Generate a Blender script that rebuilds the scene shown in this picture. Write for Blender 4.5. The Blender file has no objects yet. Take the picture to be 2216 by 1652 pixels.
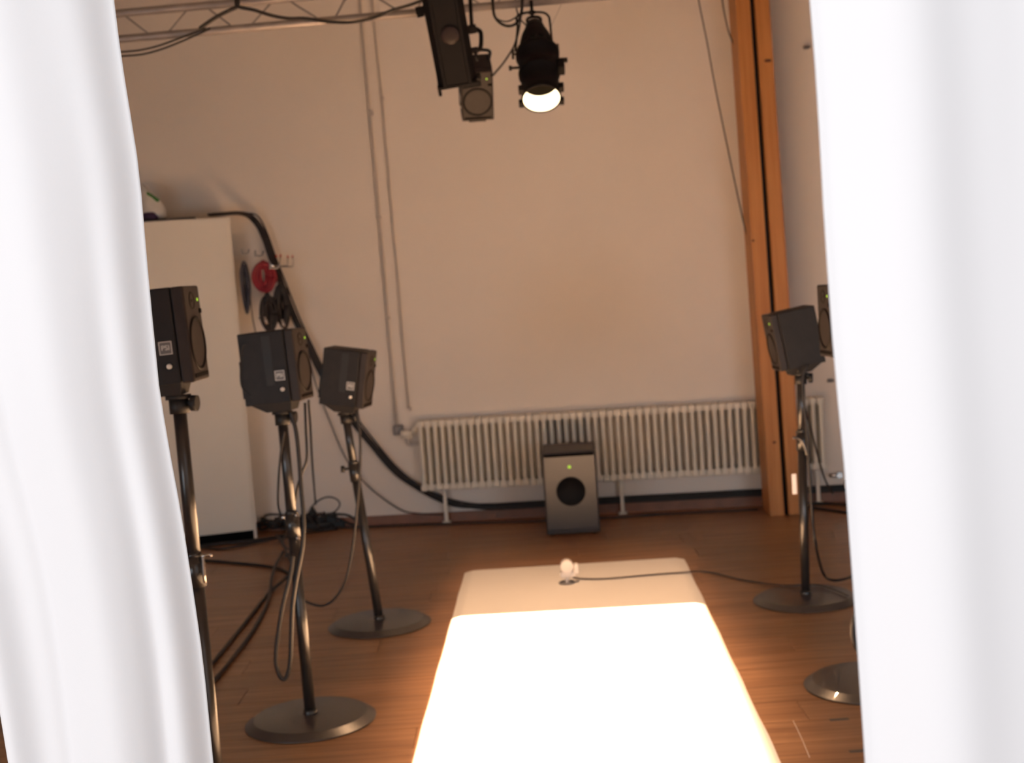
import bpy, bmesh, math, random
import numpy as np
from mathutils import Vector, Matrix

random.seed(7)
SC = bpy.context.scene
COL = SC.collection

# ------------------------------------------------------------------ camera
F, CX, CY = 2900.0, 1108.0, 826.0            # focal length and centre in pixels of the 2216 x 1652 frame
EYE = Vector((0, 0, 1.5))
PITCH, ROLL = math.atan(230 / F), math.radians(4.0)
_r0, _u0 = Vector((1, 0, 0)), Vector((0, math.sin(PITCH), math.cos(PITCH)))
FWD = Vector((0, math.cos(PITCH), -math.sin(PITCH)))
RGT = math.cos(ROLL) * _r0 - math.sin(ROLL) * _u0
UPV = math.sin(ROLL) * _r0 + math.cos(ROLL) * _u0
cam = bpy.data.cameras.new('camera')
cam.sensor_width = 36.0
cam.lens = F * 36.0 / 2216
cam.dof.use_dof = True
cam.dof.focus_distance = 1.72
cam.dof.aperture_fstop = 9.0
cam.clip_start = 0.02
co = bpy.data.objects.new('camera', cam)
COL.objects.link(co)
M = Matrix((RGT, UPV, -FWD)).transposed().to_4x4()
M.translation = EYE
co.matrix_world = M
SC.camera = co

# ------------------------------------------------------------------ view, world, lights
SC.view_settings.view_transform = 'Standard'
SC.view_settings.look = 'None'
SC.view_settings.gamma = 1.0
SC.view_settings.use_curve_mapping = False
SC.view_settings.exposure = 0.0
SC.cycles.sample_clamp_indirect = 0.0
SC.cycles.max_bounces = 8
SC.cycles.diffuse_bounces = 5

world = bpy.data.worlds.new('daylight')
SC.world = world
world.use_nodes = True
bg = world.node_tree.nodes['Background']
bg.inputs[0].default_value = (0.93, 0.95, 1.0, 1)
bg.inputs[1].default_value = 0.86

SPOT_POWER = 3050.0
WARM = (1.0, 0.58, 0.31)


def area_light(name, loc, target, sx, sy, power, colour):
    l = bpy.data.lights.new(name, 'AREA')
    l.shape = 'RECTANGLE'
    l.size, l.size_y = sx, sy
    l.energy = power
    l.color = colour
    o = bpy.data.objects.new(name, l)
    COL.objects.link(o)
    o.location = loc
    o.rotation_euler = (Vector(target) - Vector(loc)).to_track_quat('-Z', 'Y').to_euler()
    return o


# tall windows of the bright hall the photographer stands in, behind and to the left of the camera
area_light('hall_window_light', (-2.3, -2.4, 2.3), (0.1, 1.2, 1.4), 2.4, 2.2, 116.0, (0.97, 0.975, 1.0))
# low cool fill lamps added by the front wall, approximating daylight, no windows there
for k, x0, x1 in (('a', -2.15, -1.0), ('b', 2.0, 0.8)):
    fill_lt = area_light('studio_fill_light_' + k, (x0, 1.86, 0.8), (x1, 8.2, 0.12), 2.2, 1.1, 15.0, (0.80, 0.90, 1.0))
    fill_lt.data.spread = math.radians(95)


# ------------------------------------------------------------------ pixels to points
def ray(x, y):
    return FWD * F + RGT * (x - CX) - UPV * (y - CY)


def fl(x, y, z=0.0):
    d = ray(x, y)
    return EYE + d * ((z - EYE.z) / d.z)


def at(x, y, Y):
    d = ray(x, y)
    return EYE + d * (Y / d.y)


WA, WS = (-0.867, 8.31), -0.10               # the back wall runs through WA with this slope


def wall_y(X):
    return WA[1] + WS * (X - WA[0])


def wl(x, y, off=0.0):
    d = ray(x, y)
    t = (WA[1] - off - WS * WA[0]) / (d.y - WS * d.x)
    return EYE + d * t


# ------------------------------------------------------------------ mesh helpers
class MB:
    def __init__(self):
        self.bm = bmesh.new()

    def _tf(self, verts, m):
        if m is not None:
            bmesh.ops.transform(self.bm, matrix=m, verts=verts)

    def box(self, c, s, bevel=0.0, m=None, seg=2):
        r = bmesh.ops.create_cube(self.bm, size=1.0)
        vs = r['verts']
        for v in vs:
            v.co = Vector((v.co.x * s[0] + c[0], v.co.y * s[1] + c[1], v.co.z * s[2] + c[2]))
        if bevel > 0:
            es = list({e for v in vs for e in v.link_edges})
            rr = bmesh.ops.bevel(self.bm, geom=es, offset=bevel, segments=seg, affect='EDGES', profile=0.5)
            vs = list({v for f in rr['faces'] for v in f.verts} | {v for v in vs if v.is_valid})
        self._tf(vs, m)
        return self

    def hexa(self, p):                       # eight corners: bottom ring of four, top ring of four
        v = [self.bm.verts.new(q) for q in p]
        for f in ((3, 2, 1, 0), (4, 5, 6, 7), (0, 1, 5, 4), (1, 2, 6, 5), (2, 3, 7, 6), (3, 0, 4, 7)):
            self.bm.faces.new([v[i] for i in f])
        return self

    def ring_loft(self, rings, cap0=True, cap1=True, closed=True):
        vr = [[self.bm.verts.new(p) for p in r] for r in rings]
        n = len(vr[0])
        for a, b in zip(vr, vr[1:]):
            for i in range(n if closed else n - 1):
                j = (i + 1) % n
                f = self.bm.faces.new((a[i], a[j], b[j], b[i]))
                f.smooth = True
        if cap0 and n > 2:
            self.bm.faces.new(list(reversed(vr[0])))
        if cap1 and n > 2:
            self.bm.faces.new(vr[-1])
        return self

    def cyl(self, p0, p1, r0, r1=None, n=16, caps=True):
        r1 = r0 if r1 is None else r1
        p0, p1 = Vector(p0), Vector(p1)
        q = (p1 - p0).to_track_quat('Z', 'Y')
        rings = []
        for p, r in ((p0, r0), (p1, r1)):
            rings.append([p + q @ Vector((r * math.cos(2 * math.pi * i / n), r * math.sin(2 * math.pi * i / n), 0)) for i in range(n)])
        return self.ring_loft(rings, caps, caps)

    def lathe(self, prof, origin, axis, n=32, cap0=True, cap1=True):   # prof: (t along the axis, radius)
        o, a = Vector(origin), Vector(axis).normalized()
        q = a.to_track_quat('Z', 'Y')
        rings = [[o + a * t + q @ Vector((max(r, 1e-5) * math.cos(2 * math.pi * i / n), max(r, 1e-5) * math.sin(2 * math.pi * i / n), 0)) for i in range(n)] for t, r in prof]
        return self.ring_loft(rings, cap0, cap1)

    def tube(self, pts, r, n=8, smooth=True, sub=6, closed=False):
        pts = [Vector(p) for p in pts]
        if smooth and len(pts) > 2:
            P = ([pts[-1]] + pts + [pts[0], pts[1]]) if closed else ([pts[0] * 2 - pts[1]] + pts + [pts[-1] * 2 - pts[-2]])
            out = []
            for i in range(1, len(P) - 2):
                a, b, c, d = P[i - 1], P[i], P[i + 1], P[i + 2]
                for k in range(sub):
                    t = k / sub
                    out.append(0.5 * (2 * b + (c - a) * t + (2 * a - 5 * b + 4 * c - d) * t * t + (3 * b - a - 3 * c + d) * t ** 3))
            out.append(P[-2])
            pts = out
        rings, nrm = [], None
        for i, p in enumerate(pts):
            t = (pts[min(i + 1, len(pts) - 1)] - pts[max(i - 1, 0)])
            if t.length < 1e-9:
                t = Vector((0, 0, 1))
            t.normalize()
            if nrm is None:
                nrm = t.orthogonal().normalized()
            nrm = (nrm - t * nrm.dot(t))
            nrm = nrm.normalized() if nrm.length > 1e-6 else t.orthogonal().normalized()
            b = t.cross(nrm)
            rings.append([p + nrm * (r * math.cos(2 * math.pi * k / n)) + b * (r * math.sin(2 * math.pi * k / n)) for k in range(n)])
        return self.ring_loft(rings)

    def disc_ring(self, c, axis, R, r, n=24):
        c, a = Vector(c), Vector(axis).normalized()
        q = a.to_track_quat('Z', 'Y')
        rings = []
        for i in range(n):
            t = 2 * math.pi * i / n
            d = q @ Vector((math.cos(t), math.sin(t), 0))
            rings.append([c + d * (R + r * math.cos(2 * math.pi * k / 8)) + a * (r * math.sin(2 * math.pi * k / 8)) for k in range(8)])
        rings.append(rings[0])
        return self.ring_loft(rings, False, False)

    def obj(self, name, mat, parent=None, smooth=False):
        me = bpy.data.meshes.new(name)
        bmesh.ops.recalc_face_normals(self.bm, faces=self.bm.faces)
        if smooth:
            for f in self.bm.faces:
                f.smooth = True
        self.bm.to_mesh(me)
        self.bm.free()
        me.materials.append(mat)
        o = bpy.data.objects.new(name, me)
        COL.objects.link(o)
        if parent is not None:
            o.parent = parent
        return o


def tag(o, label=None, cat=None, group=None, kind=None):
    if label: o['label'] = label
    if cat: o['category'] = cat
    if group: o['group'] = group
    if kind: o['kind'] = kind
    return o


def empty(name, m=None, loc=None):
    o = bpy.data.objects.new(name, None)
    o.empty_display_size = 0.05
    COL.objects.link(o)
    if m is not None:
        o.matrix_world = m
    elif loc is not None:
        o.location = loc
    return o


# ------------------------------------------------------------------ materials
def mat(name, col, rough=0.6, var=0.06, scale=8.0, metal=0.0, bump=0.0, bump_scale=60.0, spec=0.5, coat=0.0, stretch=None, emit=None, emit_s=0.0, trans=0.0):
    m = bpy.data.materials.new(name)
    m.use_nodes = True
    nt = m.node_tree
    b = nt.nodes['Principled BSDF']
    tc = nt.nodes.new('ShaderNodeTexCoord')
    mp = nt.nodes.new('ShaderNodeMapping')
    if stretch: mp.inputs['Scale'].default_value = stretch
    nt.links.new(tc.outputs['Object'], mp.inputs['Vector'])
    nz = nt.nodes.new('ShaderNodeTexNoise')
    nz.inputs['Scale'].default_value = scale
    nz.inputs['Detail'].default_value = 4
    nt.links.new(mp.outputs[0], nz.inputs['Vector'])
    rp = nt.nodes.new('ShaderNodeValToRGB')
    rp.color_ramp.elements[0].position = 0.3
    rp.color_ramp.elements[1].position = 0.7
    rp.color_ramp.elements[0].color = tuple(c * (1 - var) for c in col) + (1,)
    rp.color_ramp.elements[1].color = tuple(min(1, c * (1 + var)) for c in col) + (1,)
    nt.links.new(nz.outputs[0], rp.inputs[0])
    nt.links.new(rp.outputs[0], b.inputs['Base Color'])
    b.inputs['Roughness'].default_value = rough
    b.inputs['Metallic'].default_value = metal
    b.inputs['Specular IOR Level'].default_value = spec
    b.inputs['Coat Weight'].default_value = coat
    b.inputs['Transmission Weight'].default_value = trans
    if emit:
        b.inputs['Emission Color'].default_value = emit + (1,)
        b.inputs['Emission Strength'].default_value = emit_s
    if bump:
        n2 = nt.nodes.new('ShaderNodeTexNoise')
        n2.inputs['Scale'].default_value = bump_scale
        n2.inputs['Detail'].default_value = 3
        nt.links.new(mp.outputs[0], n2.inputs['Vector'])
        bp = nt.nodes.new('ShaderNodeBump')
        bp.inputs['Strength'].default_value = bump
        bp.inputs['Distance'].default_value = 0.01
        nt.links.new(n2.outputs[0], bp.inputs['Height'])
        nt.links.new(bp.outputs[0], b.inputs['Normal'])
    return m


def wood_plank_mat():
    m = mat('laminate', (0.30, 0.155, 0.075), 0.36, 0.05, 3.0, spec=0.4)
    nt = m.node_tree
    b = nt.nodes['Principled BSDF']
    tc = nt.nodes.new('ShaderNodeTexCoord')
    oi = nt.nodes.new('ShaderNodeObjectInfo')
    mp = nt.nodes.new('ShaderNodeMapping')
    mp.inputs['Scale'].default_value = (1.3, 26.0, 1.0)
    nt.links.new(tc.outputs['Object'], mp.inputs['Vector'])
    ad = nt.nodes.new('ShaderNodeVectorMath'); ad.operation = 'ADD'
    sc = nt.nodes.new('ShaderNodeVectorMath'); sc.operation = 'SCALE'
    cb = nt.nodes.new('ShaderNodeCombineXYZ')
    nt.links.new(oi.outputs['Random'], cb.inputs[0]); nt.links.new(oi.outputs['Random'], cb.inputs[1])
    nt.links.new(cb.outputs[0], sc.inputs[0]); sc.inputs['Scale'].default_value = 60.0
    nt.links.new(mp.outputs[0], ad.inputs[0]); nt.links.new(sc.outputs[0], ad.inputs[1])
    nz = nt.nodes.new('ShaderNodeTexNoise'); nz.inputs['Scale'].default_value = 1.6; nz.inputs['Detail'].default_value = 5
    nt.links.new(ad.outputs[0], nz.inputs['Vector'])
    rp = nt.nodes.new('ShaderNodeValToRGB')
    e = rp.color_ramp.elements
    e[0].position, e[0].color = 0.30, (0.205, 0.098, 0.046, 1)
    e[1].position, e[1].color = 0.68, (0.37, 0.20, 0.10, 1)
    nt.links.new(nz.outputs[0], rp.inputs[0])
    hs = nt.nodes.new('ShaderNodeHueSaturation')
    mr = nt.nodes.new('ShaderNodeMapRange')
    mr.inputs['To Min'].default_value = 0.90; mr.inputs['To Max'].default_value = 1.10
    nt.links.new(oi.outputs['Random'], mr.inputs[0]); nt.links.new(mr.outputs[0], hs.inputs['Value'])
    nt.links.new(rp.outputs[0], hs.inputs['Color'])
    nt.links.new(hs.outputs[0], b.inputs['Base Color'])
    return m


def pine_mat():
    m = mat('pine', (0.50, 0.20, 0.06), 0.5, 0.05, 3.0, spec=0.35)
    nt = m.node_tree
    b = nt.nodes['Principled BSDF']
    tc = nt.nodes.new('ShaderNodeTexCoord')
    mp = nt.nodes.new('ShaderNodeMapping'); mp.inputs['Scale'].default_value = (14, 14, 0.7)
    nt.links.new(tc.outputs['Object'], mp.inputs['Vector'])
    nz = nt.nodes.new('ShaderNodeTexNoise'); nz.inputs['Scale'].default_value = 2.0; nz.inputs['Detail'].default_value = 4
    nt.links.new(mp.outputs[0], nz.inputs['Vector'])
    rp = nt.nodes.new('ShaderNodeValToRGB')
    e = rp.color_ramp.elements
    e[0].position, e[0].color = 0.3, (0.43, 0.165, 0.05, 1)
    e[1].position, e[1].color = 0.7, (0.58, 0.26, 0.085, 1)
    nt.links.new(nz.outputs[0], rp.inputs[0])
    nt.links.new(rp.outputs[0], b.inputs['Base Color'])
    return m


WALL = mat('wall_paint', (0.80, 0.735, 0.67), 0.85, 0.015, 2.0, bump=0.08, bump_scale=40, spec=0.2)
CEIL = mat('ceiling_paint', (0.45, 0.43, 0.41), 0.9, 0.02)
SUBF = mat('subfloor', (0.20, 0.10, 0.05), 0.6, 0.1)
LAM = wood_plank_mat()
TRIM = mat('trim_wood', (0.22, 0.08, 0.035), 0.5, 0.15, 10)
PINE = pine_mat()
KNOT = mat('pine_knot', (0.12, 0.04, 0.015), 0.6, 0.3, 60)
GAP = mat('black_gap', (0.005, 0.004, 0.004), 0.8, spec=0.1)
CLOTH = mat('white_curtain', (0.84, 0.835, 0.84), 0.95, 0.012, 3, bump=0.03, bump_scale=500, spec=0.1)
PAPER = mat('white_sheet', (0.82, 0.81, 0.79), 0.8, 0.012, 4, spec=0.15)
RADW = mat('radiator_enamel', (0.78, 0.73, 0.63), 0.45, 0.02)
PIPE = mat('painted_pipe', (0.50, 0.46, 0.43), 0.55, 0.04)
GREYP = mat('grey_plastic', (0.20, 0.195, 0.20), 0.5)
CABW = mat('cabinet_white', (0.78, 0.74, 0.66), 0.5, 0.012, 3)
BLK = mat('speaker_black', (0.0175, 0.0165, 0.017), 0.6, 0.12, 30, bump=0.05, bump_scale=300, spec=0.3)
BAFF = mat('baffle_charcoal', (0.036, 0.030, 0.0285), 0.5, 0.1, 30, spec=0.2)
CONE = mat('cone_black', (0.008, 0.0068, 0.0068), 0.55, spec=0.15)
RUBB = mat('rubber_black', (0.014, 0.013, 0.013), 0.55)
CABLE = mat('cable_black', (0.016, 0.014, 0.014), 0.5)
CABLEG = mat('cable_grey', (0.07, 0.06, 0.058), 0.5)
STEEL = mat('stand_black', (0.02, 0.019, 0.019), 0.32, 0.08, metal=0.0, spec=0.6, coat=0.3)
BASEM = mat('base_powder', (0.036, 0.032, 0.031), 0.36, 0.1, 40, bump=0.02, bump_scale=400, spec=1.0, coat=0.25)
CHROME = mat('chrome', (0.62, 0.6, 0.58), 0.22, 0.04, metal=1.0)
LGREY = mat('badge_silver', (0.66, 0.64, 0.61), 0.4)
LOGOB = mat('badge_dark', (0.13, 0.125, 0.125), 0.45)
GREEN = mat('green_led', (0.3, 0.6, 0.05), 0.4, emit=(0.45, 0.8, 0.05), emit_s=0.75)
ALU = mat('truss_aluminium', (0.34, 0.31, 0.30), 0.45, 0.08, 20, metal=0.4)
SIDEB = mat('side_band_black', (0.016, 0.0155, 0.0165), 0.6)
LAMPB = mat('lamp_black', (0.0075, 0.0065, 0.0068), 0.6, 0.1, 30, spec=0.18)
GLOW = mat('lamp_glow', (0.9, 0.8, 0.6), 0.5, emit=(1.0, 0.78, 0.48), emit_s=3.2)
LENS = mat('lens_glass', (0.006, 0.005, 0.004), 0.6, spec=0.0)
LENSR = mat('coated_lens', (0.022, 0.013, 0.013), 0.4, spec=0.3)
REDC = mat('red_cable', (0.27, 0.016, 0.028), 0.5)
BLUEC = mat('blue_grey_cable', (0.055, 0.06, 0.085), 0.5)
REDT = mat('red_tip', (0.5, 0.03, 0.02), 0.5)
BAGW = mat('bag_white', (0.72, 0.70, 0.66), 0.5, 0.1, 20, bump=0.3, bump_scale=25)
BAGG = mat('bag_green', (0.03, 0.22, 0.04), 0.5)
BAGP = mat('bag_purple', (0.06, 0.03, 0.08), 0.5, 0.3, 30)
DEVW = mat('device_white', (0.74, 0.71, 0.69), 0.35)
TAPE = mat('tape_grey', (0.10, 0.085, 0.075), 0.6)
WHITEL = mat('matt_white', (0.85, 0.82, 0.78), 0.6)
SUBP = mat('subwoofer_panel', (0.026, 0.022, 0.022), 0.37, 0.05, 30, spec=1.0)
SUBC = mat('subwoofer_case', (0.055, 0.046, 0.042), 0.5, 0.08, 30)

# ------------------------------------------------------------------ room shell
XL, XR, YF, ZC = -4.2, 3.4, 1.75, 3.8
w = MB(); w.hexa([(XL, wall_y(XL), -0.02), (XR, wall_y(XR), -0.02), (XR, wall_y(XR) + .15, -0.02), (XL, wall_y(XL) + .15, -0.02),
                  (XL, wall_y(XL), ZC), (XR, wall_y(XR), ZC), (XR, wall_y(XR) + .15, ZC), (XL, wall_y(XL) + .15, ZC)])
tag(w.obj('wall_back', WALL), kind='structure')
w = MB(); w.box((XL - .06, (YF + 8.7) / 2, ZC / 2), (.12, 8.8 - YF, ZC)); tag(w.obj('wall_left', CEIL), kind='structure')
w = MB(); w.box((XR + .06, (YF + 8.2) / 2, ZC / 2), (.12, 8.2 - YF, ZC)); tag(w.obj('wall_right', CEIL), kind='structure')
w = MB()
w.box(((XL - .8) / 2, YF, ZC / 2), (-.8 - XL, .14, ZC)); w.box(((XR + .8) / 2, YF, ZC / 2), (XR - .8, .14, ZC)); w.box((0, YF, (ZC + 2.45) / 2), (1.6, .14, ZC - 2.45))
tag(w.obj('wall_front', WALL), kind='structure')
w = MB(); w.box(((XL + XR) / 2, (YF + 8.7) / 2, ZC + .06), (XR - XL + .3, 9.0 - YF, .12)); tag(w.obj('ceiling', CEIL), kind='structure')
w = MB(); w.box((-.15, 2.3, -.033), (10.0, 13.2, .05)); floor = tag(w.obj('floor', SUBF), kind='structure')

plank = MB(); plank.box((0, 0, -.004), (1.285, .1935, .008), 0.0012, seg=1)
p0 = plank.obj('floor_plank', LAM, floor)
PT = 0.195
first = True
for i in range(42):
    y = 8.52 - (i + .5) * PT
    x = XL - random.random() * 1.286
    while x < XR:
        o = p0 if first else p0.copy()
        if not first:
            COL.objects.link(o)
        first = False
        x0, x1 = max(x, XL), min(x + 1.286, XR)
        if x1 - x0 > .02:
            o.location = ((x0 + x1) / 2, y, 0)
            o.scale = ((x1 - x0) / 1.286, 1, 1)
            o.rotation_euler = (0, 0, 0)
        else:
            o.location = ((x0 + x1) / 2, y, 0); o.scale = (.01, 1, 1)
        x += 1.286
tape_end = None

# skirting strip along the back wall
w = MB(); o0 = .022
w.hexa([(XL, wall_y(XL) - o0, 0), (XR, wall_y(XR) - o0, 0), (XR, wall_y(XR), 0), (XL, wall_y(XL), 0),
        (XL, wall_y(XL) - o0 * .6, .058), (XR, wall_y(XR) - o0 * .6, .058), (XR, wall_y(XR), .058), (XL, wall_y(XL), .058)])
tag(w.obj('baseboard_back', TRIM), kind='structure')

# ------------------------------------------------------------------ timber post: two boards with a slot between
yaw_w = math.atan(WS)
pl0, pr0 = at(1667, 1114, 7.68), at(1739, 1111, 7.68)
pw = (pr0 - pl0).length
pm = Matrix.Translation(Vector((pl0.x, pl0.y, 0))) @ Matrix.Rotation(math.radians(-.75), 4, 'Y')
post = tag(empty('timber_post', pm), 'orange pine double post with a slot filled in black for shade between its two boards', 'post')
bw, gw = pw * .43, pw * .14
w = MB(); w.box((bw / 2, .11, ZC / 2), (bw, .22, ZC), .003); w.obj('post_board', PINE, post)
w = MB(); w.box((pw - bw / 2, .11, ZC / 2), (bw, .22, ZC), .003); w.obj('post_board', PINE, post)
w = MB(); w.box((pw / 2, .11, ZC / 2), (gw - .002, .15, ZC)); w.obj('slot_shade', GAP, post)  # black strip added in place of the shade inside the slot
w = MB(); w.tube([(pw / 2 - .004, .03, z) for z in (0.01, 1, 2, 3, 3.78)], .006, 6, False); w.obj('slot_cable', CABLE, post)
for (px, py, sx, sz) in ((1662, 131, .022, .010), (1630, 521, .009, .007), (1676, 958, .011, .008), (1589, 133, .008, .008)):
    g = at(px, py, pl0.y - .004)
    lp = pm.inverted() @ g
    if lp.x < 0.002: continue
    k = MB(); k.lathe([(0, 1), (.0015, .9)], (0, 0, 0), (0, -1, 0), 14)
    ob = k.obj('wood_knot', KNOT, post)
    ob.location = (lp.x, -.0005, lp.z); ob.scale = (sx, 1, sz)

# ------------------------------------------------------------------ radiator
rx0, rx1 = -0.60, 1.85
NS = 55
pitch_r = (rx1 - rx0) / math.cos(yaw_w) / NS
rm = Matrix.Translation((rx0, wall_y(rx0) - .06, 0)) @ Matrix.Rotation(yaw_w, 4, 'Z')
rad = tag(empty('radiator', rm), 'long cream column radiator low on the back wall behind the subwoofer', 'radiator')
s = MB()
zb, zt = .212, .648
for yy in (-.045, 0.0, .04):
    s.box((pitch_r / 2, yy, (zb + zt) / 2), (.024, .026, zt - zb - .03), .010, seg=3)
for z in (zb + .022, zt - .022):
    s.box((pitch_r / 2, -.002, z), (pitch_r * .985, .112, .046), .012, seg=3)
sec = s.obj('radiator_section', RADW, rad)
for i in range(1, NS):
    c = sec.copy(); COL.objects.link(c); c.parent = rad; c.location = (i * pitch_r, 0, 0)
for px in (962, 1345, 1770):
    X = (rm.inverted() @ wl(px, 1060, .06)).x
    w = MB(); w.box((X, .0, .11), (.024, .03, .21), .004); w.box((X, .0, .006), (.05, .05, .012), .002); w.obj('radiator_foot', RADW, rad)
# valve, elbow and feed at the near end
v = rm.inverted() @ wl(880, 940, .06)
w = MB(); w.cyl((v.x - .035, v.y, v.z), (v.x + .03, v.y, v.z), .028, .024, 18); w.cyl((v.x + .03, v.y, v.z), (0.0, 0, zt - .03), .012, n=12); w.obj('valve_knob', RADW, rad, )
v2 = rm.inverted() @ wl(884, 962, .06)
w = MB(); w.tube([(v.x - .01, v.y, v.z), (v2.x, v2.y, v2.z), (v2.x + .06, v2.y, v2.z + .002)], .010, 8); w.obj('valve_pipe', PIPE, rad)
v3 = rm.inverted() @ wl(1816, 1028, .05)
w = MB(); w.cyl((v3.x - .06, 0, v3.z - .0), (v3.x, 0, v3.z), .012, n=12); w.cyl((v3.x, -.015, v3.z), (v3.x, .015, v3.z), .018, n=12); w.obj('return_valve', CHROME, rad)

# two surface pipes on the back wall
def wall_pipe(pts, r, label, clips):
    P = [wl(x, y, .03) for x, y in pts]
    top = P[0].copy(); top.z = ZC - .005; top.x = P[0].x + (P[0].x - P[-1].x) * .2
    t = tag(empty('wall_pipe', loc=(0, 0, 0)), label, 'pipe')
    w = MB(); w.tube([top] + P, r, 10, False); w.obj('pipe_run', PIPE, t)
    for (x, y) in clips:
        c = wl(x, y, .022)
        w = MB(); w.box((c.x, c.y, c.z), (r * 3.2, .044, .022), .004); w.obj('pipe_clip', PIPE, t)
    return t
t = wall_pipe([(782, 45), (820, 470), (846, 780), (858, 930)], .0085, 'thicker grey pipe down the back wall to a grey junction box', [(803, 245), (820, 470), (840, 688)])
c = wl(862, 931, .025)
w = MB(); w.box((c.x, c.y, c.z), (.062, .05, .062), .008); w.obj('junction_box', GREYP, t)
wall_pipe([(808, 35), (826, 212), (856, 560), (884, 884)], .0055, 'thin pale conduit on the back wall ending just above the radiator', [(827, 212), (888, 886)])
for (x, y, lab) in ((1745, 103, 'small dark wall clip high up beside the pine post'), (1797, 824, 'small grey wall clip above the radiator end beside the pine post')):
    c = wl(x, y, .014)
    w = MB(); w.box((c.x, c.y, c.z), (.03, .028, .02), .004); w.cyl((c.x - .02, c.y - .01, c.z), (c.x + .02, c.y - .01, c.z), .006, n=8)
    tag(w.obj('wall_clip', GREYP), lab, 'clip')

# ------------------------------------------------------------------ white sheet walkway lit by the spot
A = fl(1005, 1243); B = fl(892, 1652); C_ = fl(1480, 1210); D = fl(1690, 1652)
dirv = ((A - B).normalized() + (C_ - D).normalized()); dirv.z = 0; dirv.normalize()
side = Vector((dirv.y, -dirv.x, 0))
far = (A + C_) / 2; far.z = 0
hw = (C_ - A).length / 2
LEN = 4.3
w = MB()
sect = [(-hw, .002), (-hw + .010, .005), (-hw + .040, .012), (-hw + .05, .013), (hw - .05, .013), (hw - .040, .012), (hw - .010, .005), (hw, .002)]
rings = []
for k in range(41):
    tt = LEN * k / 40
    wob = .0022 * math.sin(k * 1.1)
    rings.append([far - dirv * tt + side * (a + (wob if abs(a) > hw - .03 else 0)) + Vector((0, 0, z)) for a, z in sect] + [far - dirv * tt + side * hw + Vector((0, 0, .0005)), far - dirv * tt - side * hw + Vector((0, 0, .0005))])
w.ring_loft(rings)
sheet = tag(w.obj('walkway_sheet', PAPER), 'long white sheet over a low walkway, burnt out under the spotlight', 'sheet')
for f in sheet.data.polygons: f.use_smooth = False

# ------------------------------------------------------------------ lit theatre spot and its beam
MO = at(1172, 214, 5.60)
NV = Vector((0.0, -math.cos(math.radians(54)), -math.sin(math.radians(54)))).normalized()
AX = -NV
lamp = tag(empty('theatre_spot', loc=(0, 0, 0)), 'black theatre spotlight glowing warm white, hung from a thin U yoke', 'spotlight')
w = MB()
w.lathe([(0, .076), (0, .083), (.012, .083), (.014, .079), (.13, .079), (.132, .087), (.15, .087), (.152, .082), (.235, .082), (.238, .092), (.262, .092), (.264, .080), (.272, .078), (.272, .070)], MO, AX, 36, False, False)
w.obj('barrel', LAMPB, lamp)
w = MB(); w.lathe([(.001, .0755), (.122, .0755)], MO, AX, 36, False, False); w.obj('lit_inner_tube', GLOW, lamp)
w = MB(); w.lathe([(.096, .0), (.096, .0752), (.088, .0752), (.082, .055), (.078, .0)], MO, AX, 36, False, False); w.obj('front_lens', LENS, lamp)
w = MB(); w.lathe([(.262, .0), (.266, .072), (.286, .069), (.29, .0)], MO, AX, 30, False, False); w.obj('vent_light', GLOW, lamp)
q = AX.to_track_quat('Z', 'Y')
def lc(a, b, t):                              # lamp space: a sideways (image right), b up on the face turned to the camera
    sx = Vector((1, 0, 0)); up = AX.cross(sx) * -1
    if up.y > 0: up = -up
    return MO + AX * t + sx * a + up * b
w = MB()
w.lathe([(.284, .0), (.284, .078), (.30, .074), (.345, .064), (.36, .060), (.40, .044), (.43, .036), (.435, .0)], MO, AX, 30, False, False)
for k in range(14):                           # cooling ribs over the vent gap
    th = 2 * math.pi * k / 14 + .25
    dv = q @ Vector((math.cos(th), math.sin(th), 0))
    w.cyl(MO + AX * .258 + dv * .0745, MO + AX * .292 + dv * .0745, .0065, n=6)
w.obj('lamp_housing', LAMPB, lamp)
w = MB(); w.tube([lc(-.026, .0, .425), lc(-.028, .0, .466), lc(.0, .0, .478), lc(.028, .0, .466), lc(.026, .0, .425)], .006, 8); w.obj('rear_handle', LAMPB, lamp)
for a in (-1, 1):
    for aa, bb, tt, dd in ((.084, -.03, .010, (.02, .03, .022)), (.082, .045, .014, (.022, .03, .03))):
        w = MB(); w.box((0, 0, 0), dd, .003, Matrix.Translation(lc(a * aa, bb, tt)) @ q.to_matrix().to_4x4())
        w.obj('gel_frame_clip', LAMPB, lamp)
w = MB(); w.cyl(lc(-.08, .02, .165), lc(-.115, .02, .165), .006, n=10); w.cyl(lc(-.112, .02, .165), lc(-.125, .02, .165), .011, n=12); w.obj('focus_knob', RUBB, lamp)
w = MB(); w.box((0, 0, 0), (.03, .05, .055), .004, Matrix.Translation(lc(.092, .02, .155)) @ q.to_matrix().to_4x4()); w.box((0, 0, 0), (.045, .02, .012), .003, Matrix.Translation(lc(.1, .02, .19)) @ q.to_matrix().to_4x4()); w.obj('shutter_block', LAMPB, lamp)
ply = MO.y + AX.y * .262
yk = [at(1115, 112, ply), at(1120, 60, ply), at(1118, 38, ply), at(1130, 29, ply), at(1150, 27, ply), at(1174, 27, ply), at(1186, 34, ply), at(1190, 48, ply), at(1196, 108, ply)]
w = MB(); w.tube(yk, .0048, 8); w.obj('yoke', LAMPB, lamp)
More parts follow.
